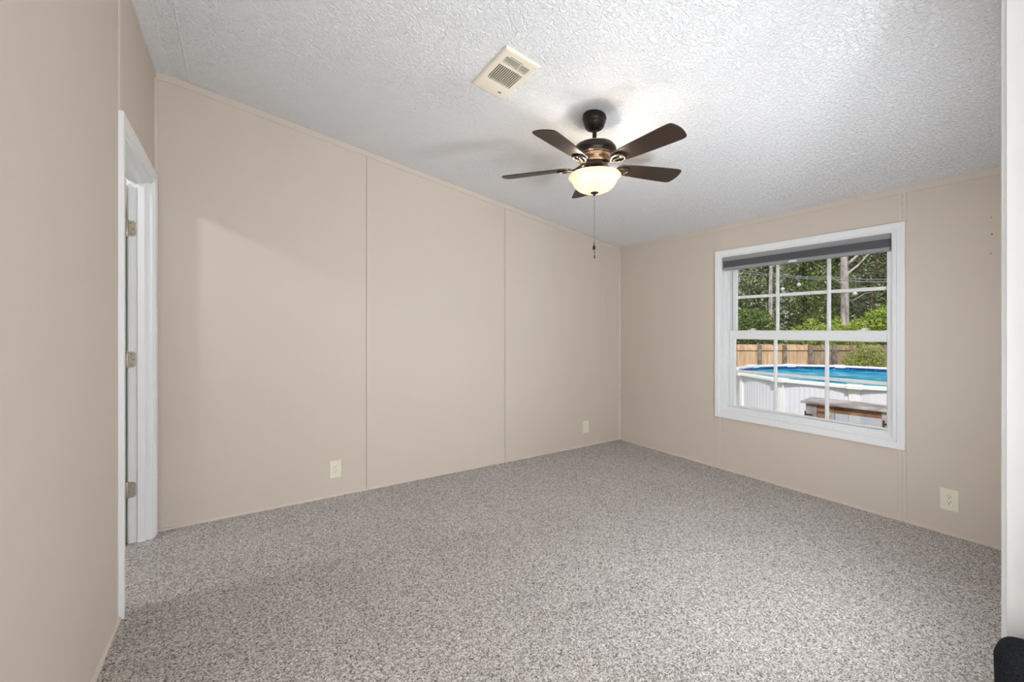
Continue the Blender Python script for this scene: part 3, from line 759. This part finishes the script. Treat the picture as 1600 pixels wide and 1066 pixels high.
# top rails: straight segments
for i in range(NS):
    a0 = PH + 2 * PI * i / NS; a1 = PH + 2 * PI * (i + 1) / NS
    bm = B(); secs = []
    for a in (a0 + .012, a1 - .012):
        secs.append([bm.verts.new((PC.x + r * math.cos(a), PC.y + r * math.sin(a), z)) for r, z in
             ((ra - .06, RZ - .045), (ra - .06, RZ - .01), (ra - .045, RZ), (ra + .10, RZ), (ra + .118, RZ - .012), (ra + .118, RZ - .06), (ra + .10, RZ - .062), (ra + .10, RZ - .045))])
    A, C = secs
    for k in range(8): bm.faces.new((A[k], A[(k + 1) % 8], C[(k + 1) % 8], C[k]))
    bm.faces.new(A); bm.faces.new(C[::-1]); obj('top_rail', bm, M_rim, pool)
def upright_bm():
    bm = B(); bx(bm, -.006, .045, -.085, .085, 0, RZ - GZ - .05, .008)
    bx(bm, .035, .055, -.035, .035, 0, RZ - GZ - .06, .006); return bm
def cap_bm():
    bm = B(); bx(bm, -.09, .14, -.12, .12, -.070, .012, .012); return bm
u0 = c0 = None
for i in range(NS):
    a = PH + 2 * PI * i / NS
    if i == 0:
        u = u0 = obj('upright', upright_bm(), M_rim, pool, loc=(0, 0, 0)); c = c0 = obj('rail_cap', cap_bm(), M_rim, pool, loc=(0, 0, 0))
    else:
        u = u0.copy(); c = c0.copy(); COL.objects.link(u); COL.objects.link(c)
    u.rotation_euler = c.rotation_euler = (0, 0, a)
    u.location = (ra * math.cos(a), ra * math.sin(a), 0); c.location = (ra * math.cos(a), ra * math.sin(a), RZ - GZ)
# return fitting low on the left part of the wall
q = at(1150, 9.4, 0, 633)

# ---- fence : one run facing the house
FD = 16.0
M_f_new = mat('tan_cedar_pickets', srgb(205, 160, 115), .8, spec=.15, noise=(3.2, [srgb(204, 170, 138), srgb(234, 206, 174)], 7))
M_f_old = mat('weathered_grey_brown_pickets', srgb(150, 128, 108), .85, spec=.1, noise=(3.2, [srgb(146, 126, 112), srgb(196, 172, 150)], 7))
for m in (M_f_new, M_f_old): mapping(m).inputs['Scale'].default_value = (3, 3, .5)
M_post = mat('weathered_grey_post', srgb(140, 130, 122), .85, spec=.1, noise=(6, [srgb(118, 108, 100), srgb(160, 150, 142)], 6))
ftop = CAM.z - (538.5 - CY) / F_PX * FD
def fence_run(px0, px1, m, label, posts, dtop=0.0):
    p0, p1 = at(px0, FD, 0), at(px1, FD, 0); L_ = (p1 - p0).length; d = (p1 - p0).normalized(); nrm = -FW
    t = empty('wooden_fence', (p0.x, p0.y, GZ), label, 'fence')
    bm = B(); n = int(L_ / .14)
    for i in range(n):
        a = p0 + d * (i * L_ / n); b = p0 + d * ((i + 1) * L_ / n - .008); zt = ftop + dtop + rng.uniform(-.012, .012)
        quad = [a, b, b - nrm * .016, a - nrm * .016]; off = rng.uniform(0, .004)
        lo_ = [bm.verts.new((v.x, v.y, GZ)) for v in quad]; hi = [bm.verts.new((v.x, v.y, zt)) for v in quad]
        bm.faces.new(lo_); bm.faces.new(hi[::-1])
        for k in range(4): bm.faces.new((lo_[k], lo_[(k + 1) % 4], hi[(k + 1) % 4], hi[k]))
    obj('pickets', bm, m, t)
    for zr in (ftop - .17, ftop - .80, GZ + .25):
        bm = B(); quad = [p0, p1, p1 + nrm * .04, p0 + nrm * .04]
        lo_ = [bm.verts.new((v.x, v.y, zr - .045)) for v in quad]; hi = [bm.verts.new((v.x, v.y, zr + .045)) for v in quad]
        bm.faces.new(lo_); bm.faces.new(hi[::-1])
        for k in range(4): bm.faces.new((lo_[k], lo_[(k + 1) % 4], hi[(k + 1) % 4], hi[k]))
        obj('rail', bm, m, t)
    for px in posts:
        c = at(px, FD - .10, 0); w = .058
        bm = B(); quad = [c - d * w - nrm * .05, c + d * w - nrm * .05, c + d * w + nrm * .05, c - d * w + nrm * .05]
        lo_ = [bm.verts.new((v.x, v.y, GZ)) for v in quad]; hi = [bm.verts.new((v.x, v.y, ftop - .02)) for v in quad]
        bm.faces.new(lo_); bm.faces.new(hi[::-1])
        for k in range(4): bm.faces.new((lo_[k], lo_[(k + 1) % 4], hi[(k + 1) % 4], hi[k]))
        obj('post', bm, M_post, t)
fence_run(990, 1263, M_f_new, 'light tan wooden picket fence left of the bush, beyond the pool', [1031, 1070, 1109, 1148, 1187, 1226])
fence_run(1264, 1600, M_f_old, 'weathered grey-brown stretch of picket fence running behind the bush', [1266, 1304, 1343, 1382, 1421, 1460, 1499, 1538, 1577], -.02)

# ---- foliage
def leaf_cloud(name, parent, mats, blobs, n, size, droop=.4):
    """many small folded leaves scattered through ellipsoidal clumps"""
    w = np.array([b[3] * b[4] * b[5] for b in blobs]) ** .667; w = w / w.sum()
    ids = rng.choice(len(blobs), n, p=w); Bl = np.array([b[:6] for b in blobs])[ids]
    u = rng.normal(size=(n, 3)); u /= np.linalg.norm(u, axis=1)[:, None]; r = rng.uniform(.55, 1.03, n) ** .6
    C = Bl[:, :3] + u * r[:, None] * Bl[:, 3:6] * (1 + .18 * np.sin(u[:, :1] * 7 + ids[:, None]) * np.cos(u[:, 2:3] * 9))
    d1 = rng.normal(size=(n, 3)); d1[:, 2] -= droop; d1 /= np.linalg.norm(d1, axis=1)[:, None]
    d2 = np.cross(d1, rng.normal(size=(n, 3))); d2 /= np.linalg.norm(d2, axis=1)[:, None]
    nn = np.cross(d1, d2)
    s = size * rng.uniform(.6, 1.4, n)[:, None]
    V = np.stack([C - d1 * s, C + d2 * s * .5 + nn * s * .15, C + d1 * s, C - d2 * s * .5 + nn * s * .15], 1).reshape(-1, 3)
    V -= np.array(parent_world(parent))
    me = bpy.data.meshes.new(name); me.vertices.add(4 * n); me.vertices.foreach_set('co', V.ravel())
    me.loops.add(4 * n); me.loops.foreach_set('vertex_index', np.arange(4 * n)); me.polygons.add(n)
    me.polygons.foreach_set('loop_start', np.arange(n) * 4); me.polygons.foreach_set('loop_total', np.full(n, 4)); me.update(calc_edges=True)
    for m in mats: me.materials.append(m)
    o = bpy.data.objects.new(name, me); COL.objects.link(o); o.parent = parent
    return o
def leafmat(name, cols, trans=.35):
    m = bpy.data.materials.new(name); m.use_nodes = True; N = m.node_tree.nodes; L = m.node_tree.links; N.clear()
    g = N.new('ShaderNodeNewGeometry'); r = N.new('ShaderNodeValToRGB'); L.new(g.outputs['Random Per Island'], r.inputs[0])
    r.color_ramp.elements[0].color = cols[0]; r.color_ramp.elements[1].color = cols[-1]
    for i, c in enumerate(cols[1:-1]): e = r.color_ramp.elements.new((i + 1) / (len(cols) - 1)); e.color = c
    d = N.new('ShaderNodeBsdfPrincipled'); d.inputs['Roughness'].default_value = .6; d.inputs['Specular IOR Level'].default_value = .25
    t = N.new('ShaderNodeBsdfTranslucent'); x = N.new('ShaderNodeMixShader'); x.inputs[0].default_value = trans
    L.new(r.outputs[0], d.inputs['Base Color']); L.new(r.outputs[0], t.inputs[0]); L.new(d.outputs[0], x.inputs[1]); L.new(t.outputs[0], x.inputs[2])
    o = N.new('ShaderNodeOutputMaterial'); L.new(x.outputs[0], o.inputs[0]); return m
M_l_dark = leafmat('dark_woods_leaves', [srgb(84, 100, 70), srgb(124, 140, 98), srgb(168, 178, 134), srgb(226, 230, 200)])
M_l_mid = leafmat('mid_green_leaves', [srgb(84, 104, 62), srgb(126, 148, 84), srgb(176, 192, 122)])
M_l_lime = leafmat('lime_green_leaves', [srgb(140, 165, 64), srgb(182, 204, 92), srgb(222, 232, 138)])
M_l_olive = leafmat('yellow_green_feathery_leaves', [srgb(138, 152, 84), srgb(178, 186, 112), srgb(214, 214, 146)])
M_bark = mat('grey_brown_bark', srgb(160, 150, 150), .9, spec=.1, noise=(7, [srgb(134, 124, 124), srgb(206, 196, 196)], 8), bump=(14, .6, .03))
mapping(M_bark).inputs['Scale'].default_value = (1, 1, .35)
M_bark_d = mat('dark_bark', srgb(92, 82, 74), .9, spec=.1, noise=(7, [srgb(70, 60, 54), srgb(112, 100, 90)], 6))
def trunk_bm(p, h, r0, r1, lean=(0, 0), wob=.08, n=8):
    bm = B(); pts = []; rs = []
    for i in range(n + 1):
        t = i / n; pts.append((p.x + lean[0] * t + rng.uniform(-wob, wob) * r0 * (0 if i == 0 else 1), p.y + lean[1] * t + rng.uniform(-wob, wob) * r0, GZ + h * t)); rs.append(r0 + (r1 - r0) * t)
    rs[0] *= 1.25
    tube(bm, pts, rs, 12); return bm
# woodland trees: staggered in two rows
k = 0
for row, (dep, pxs, hh) in enumerate(((20.5, range(1075, 1480, 62), 10.5), (25.5, range(1040, 1560, 70), 13.0))):
    for px in pxs:
        p = at(px + rng.uniform(-12, 12), dep + rng.uniform(-.8, .8), GZ)
        t = empty('woodland_tree', p, 'dark green leafy tree in the dense woods behind the fence', 'tree', 'trees of the woods behind the fence')
        obj('trunk', trunk_bm(p, hh * .75, .13, .05, (rng.uniform(-.4, .4), rng.uniform(-.4, .4))), M_bark_d, t)
        bl = []
        for j in range(15):
            z = GZ + hh * (.10 + .85 * (j / 14)); ro = 1.35 * (1 - .35 * j / 14)
            a = rng.uniform(0, 2 * PI); rr = rng.uniform(.2, .8)
            bl.append((p.x + rr * math.cos(a), p.y + rr * math.sin(a), z, ro * rng.uniform(.7, 1.1), ro * rng.uniform(.7, 1.1), rng.uniform(.5, .95)))
        leaf_cloud('crown', t, [M_l_dark if (k % 3) else M_l_mid], bl, 12000 if row == 0 else 7500, .075 if row == 0 else .10)
        k += 1
# pine trunks
def pine(px, dep, r, label, h=11.0, limbs=()):
    p = at(px, dep, GZ); t = empty('pine_tree', p, label, 'tree')
    obj('trunk', trunk_bm(p, h, r, r * .55, (0, 0), .12, 10), M_bark, t)
    for (z0, dx, dz, rr) in limbs:
        s = Vector((p.x, p.y, z0)); e = s + RT * dx + Vector((0, 0, dz)) - FW * .5
        bm = B(); m1 = s.lerp(e, .35) + Vector((0, 0, -.06)); m2 = s.lerp(e, .7) + Vector((0, 0, .05))
        tube(bm, [s, m1, m2, e], [rr, rr * .8, rr * .55, rr * .25], 8); obj('bare_limb', bm, M_bark, t)
    c = (p.x, p.y, GZ + h)
    leaf_cloud('crown', t, [M_l_dark], [(p.x, p.y, GZ + h - .5, 1.8, 1.8, 1.0), (p.x + .5, p.y, GZ + h + .7, 1.3, 1.3, .8)], 5000, .10)
    return t
pine(1204, 17.6, .085, 'thin straight grey pine trunk seen through the leftmost upper panes')
pine(1320, 17.0, .155, 'thick grey pine trunk with bare limbs behind the bright bushes', 12, ((3.35, 1.1, 1.25, .05), (2.95, -1.7, .9, .035), (2.3, .7, .35, .022), (3.7, 1.6, 1.9, .055)))
# leaning dark sapling
p = at(1346, 17.9, GZ); t = empty('leaning_sapling', p, 'dark slender sapling leaning right, just right of the thick pine', 'tree')
obj('trunk', trunk_bm(p, 6.6, .06, .03, tuple((RT * .8)[:2]), .2), M_bark_d, t)
leaf_cloud('crown', t, [M_l_mid], [(p.x + RT.x * .9, p.y + RT.y * .9, GZ + 6.4, .8, .8, .7)], 2500, .07)
# bushes
def bush(name, label, px, dep, w, ztop, zbot, m, n, size, stems=6, nbl=9, droop=.2, flat=1):
    p = at(px, dep, GZ); t = empty(name, p, label, 'bush'); bl = []
    for j in range(nbl):
        o = RT * rng.uniform(-w, w) * .75 + FW * rng.uniform(-.25, .25); rz = (ztop - zbot) * rng.uniform(.22, .34)
        z = rng.uniform(zbot + rz, ztop - rz * .9)
        bl.append((p.x + o.x, p.y + o.y, z, w * rng.uniform(.32, .5), w * rng.uniform(.32, .5), rz * flat))
    leaf_cloud('foliage', t, [m], bl, n, size, droop)
    bm = B()
    for j in range(stems):
        e = bl[j % nbl]; tube(bm, [(p.x + rng.uniform(-.1, .1), p.y + rng.uniform(-.1, .1), GZ), ((p.x + e[0]) / 2, (p.y + e[1]) / 2, (GZ + e[2]) / 2 + .1), (e[0], e[1], e[2] + e[5] * .6)], [.03, .02, .008], 6)
    obj('stems', bm, M_bark, t)
    return t
zpx = lambda py, dep: CAM.z - (py - CY) / F_PX * dep
bush('lime_bush', 'bright lime green bush topping the fence, at the foot of the thick pine', 1308, 17.1, .95, zpx(486, 17.1), zpx(560, 17.1), M_l_lime, 9000, .045)
bush('lime_bush', 'tall bright lime green bush at the right edge of the window', 1379, 17.0, .80, zpx(462, 17.0), zpx(560, 17.0), M_l_lime, 8000, .045)
bush('hedge_shrub', 'pale green shrub over the fence at the lower left of the upper sash', 1184, 17.2, .75, zpx(483, 17.2), zpx(545, 17.2), M_l_mid, 5000, .05)
bush('hedge_shrub', 'sparse twiggy shrub over the fence below the middle panes', 1258, 17.2, .65, zpx(497, 17.2), zpx(545, 17.2), M_l_lime, 1600, .04, stems=10)
bush('feathery_bush', 'yellow-green feathery bush standing before the fence beyond the pool', 1362, 14.6, 1.0, zpx(527, 14.6), GZ + .1, M_l_olive, 15000, .030, stems=9, nbl=14, droop=.5)

# ---- festoon lights between eave and trees
M_wire = mat('grey_cable', srgb(150, 152, 150), .6)
M_clear = mat('clear_bulb_glass', (.93, .95, .97, 1), .12, spec=.8, Transmission_Weight=.35)
M_socket = mat('dark_socket', srgb(110, 112, 112), .6)
def string(label, pts, bulbs):
    a = Vector(pts[0]); t = empty('string_lights', a, label, 'string lights')
    P = []
    for u, v in zip(pts, pts[1:]):
        u, v = Vector(u), Vector(v)
        for i in range(10): s = i / 10; P.append(u.lerp(v, s) - Vector((0, 0, .02 * 4 * s * (1 - s))))
    P.append(Vector(pts[-1]))
    bm = B(); tube(bm, P, .0065, 6); obj('cable', bm, M_wire, t, smooth=True)
    for (px, dep, py0, py1) in bulbs:
        top = at(px, dep, 0, py0); bot = at(px, dep, 0, py1); r = .026 * dep / 6
        bm = B(); tube(bm, [top, bot + Vector((0, 0, r * 1.9))], .004, 6)
        lathe(bm, [(0, r * 2.9), (r * .42, r * 2.8), (r * .45, r * 1.4), (r * .3, r * .95)], 12, bot)
        s = obj('socket', bm, M_socket, t, smooth=True, angle=40)
        bm = B(); bmesh.ops.create_uvsphere(bm, u_segments=20, v_segments=14, radius=r, matrix=Matrix.Translation(bot))
        obj('bulb', bm, M_clear, t, smooth=True)
string('cable of clear globe bulbs strung outside the window, lower strand', [at(1000, 20.2, 0, 395), at(1150, 9.0, 0, 424), at(1215, 7.2, 0, 431), at(1300, 6.1, 0, 436), at(1400, 5.2, 0, 440), Vector((-.43, 3.4, 2.03))],
       [(1223, 7.0, 430, 452), (1336, 5.8, 437, 459)])
string('second thinner cable with one bulb, strung just above the lower strand', [at(1000, 20.2, 0, 388), at(1150, 11.0, 0, 420), at(1215, 8.0, 0, 429), at(1300, 7.0, 0, 433), at(1400, 6.2, 0, 436), Vector((-.43, 3.6, 2.03))],
       [(1248.5, 7.6, 430, 445)])

# ---- wooden hutch outside below the window
HD = 4.7
M_hw = mat('weathered_grey_deck_wood', srgb(165, 155, 156), .85, spec=.1, noise=(5, [srgb(140, 130, 130), srgb(206, 198, 200)], 8), bump=(30, .3, .004))
M_hb = mat('brown_stained_wood', srgb(150, 112, 84), .8, spec=.15, noise=(5, [srgb(120, 86, 62), srgb(178, 140, 108)], 8))
M_mesh = glass_mat('smoky_clear_panel', (.60, .62, .66, 1), .8)
a = at(1259, HD + .35, 0); b = at(1398, HD - .25, 0)
zt = zpx(628, HD + .3)
hd = (b - a); HL = hd.length; hdir = hd.normalized(); hang = math.atan2(hdir.y, hdir.x)
hut = empty('wooden_hutch', (a.x, a.y, GZ), 'weathered wooden hutch with clear side panels standing between window and pool', 'hutch')
hut.rotation_euler = (0, 0, hang)
HH = zt - GZ; HWd = -.42     # local x along front, local y: sign picks the side away from the house
side = 1 if (Vector((-hdir.y, hdir.x, 0)).dot(FW) > 0) else -1
Wd = .42 * side
def lb(name, x0, x1, y0, y1, z0, z1, m, bev=.003, par=hut):
    bm = B(); bx(bm, x0, x1, min(y0, y1), max(y0, y1), z0, z1, bev); return obj(name, bm, m, par, loc=(0, 0, 0))
for i in range(3): lb('top_board', -.05, HL + .05, (-.03 * side) + i * Wd * .36, (-.03 * side) + (i + 1) * Wd * .36 - .006 * side, HH - .024, HH, M_hw)
for x in (0, HL - .105):
    for y in (0, Wd - .07 * side): lb('leg', x, x + .105, y, y + .07 * side, 0, HH - .024, M_hw)
lb('front_rail', .075, HL - .075, .012 * side, .05 * side, HH - .105, HH - .024, M_hb)
lb('back_rail', .075, HL - .075, Wd - .05 * side, Wd - .012 * side, HH - .085, HH - .024, M_hb)
lb('front_rail', .075, HL - .075, .012 * side, .05 * side, .42, .50, M_hb)
lb('floor_board', .0, HL, .012 * side, Wd - .012 * side, .36, .40, M_hw)
lb('brown_panel', .105, .23, .02 * side, .04 * side, .50, HH - .135, M_hb)
lb('stile', .23, .275, .012 * side, .05 * side, .50, HH - .105, M_hw)
bm = B(); y = .03 * side; bm.faces.new([bm.verts.new(q) for q in ((.275, y, .50), (HL - .105, y, .50), (HL - .105, y, HH - .105), (.275, y, HH - .105))])
obj('clear_panel', bm, M_mesh, hut, loc=(0, 0, 0))
for x in (-.006, HL - .09):
    for z in (HH - .16, .7):
        lb('hinge', x, x + .07, -.006 * side, 0.0, z, z + .014, M_slot, 0)
        lb('hinge', x - .004, x + .010, -.010 * side, 0.0, z - .03, z + .044, M_slot, 0)
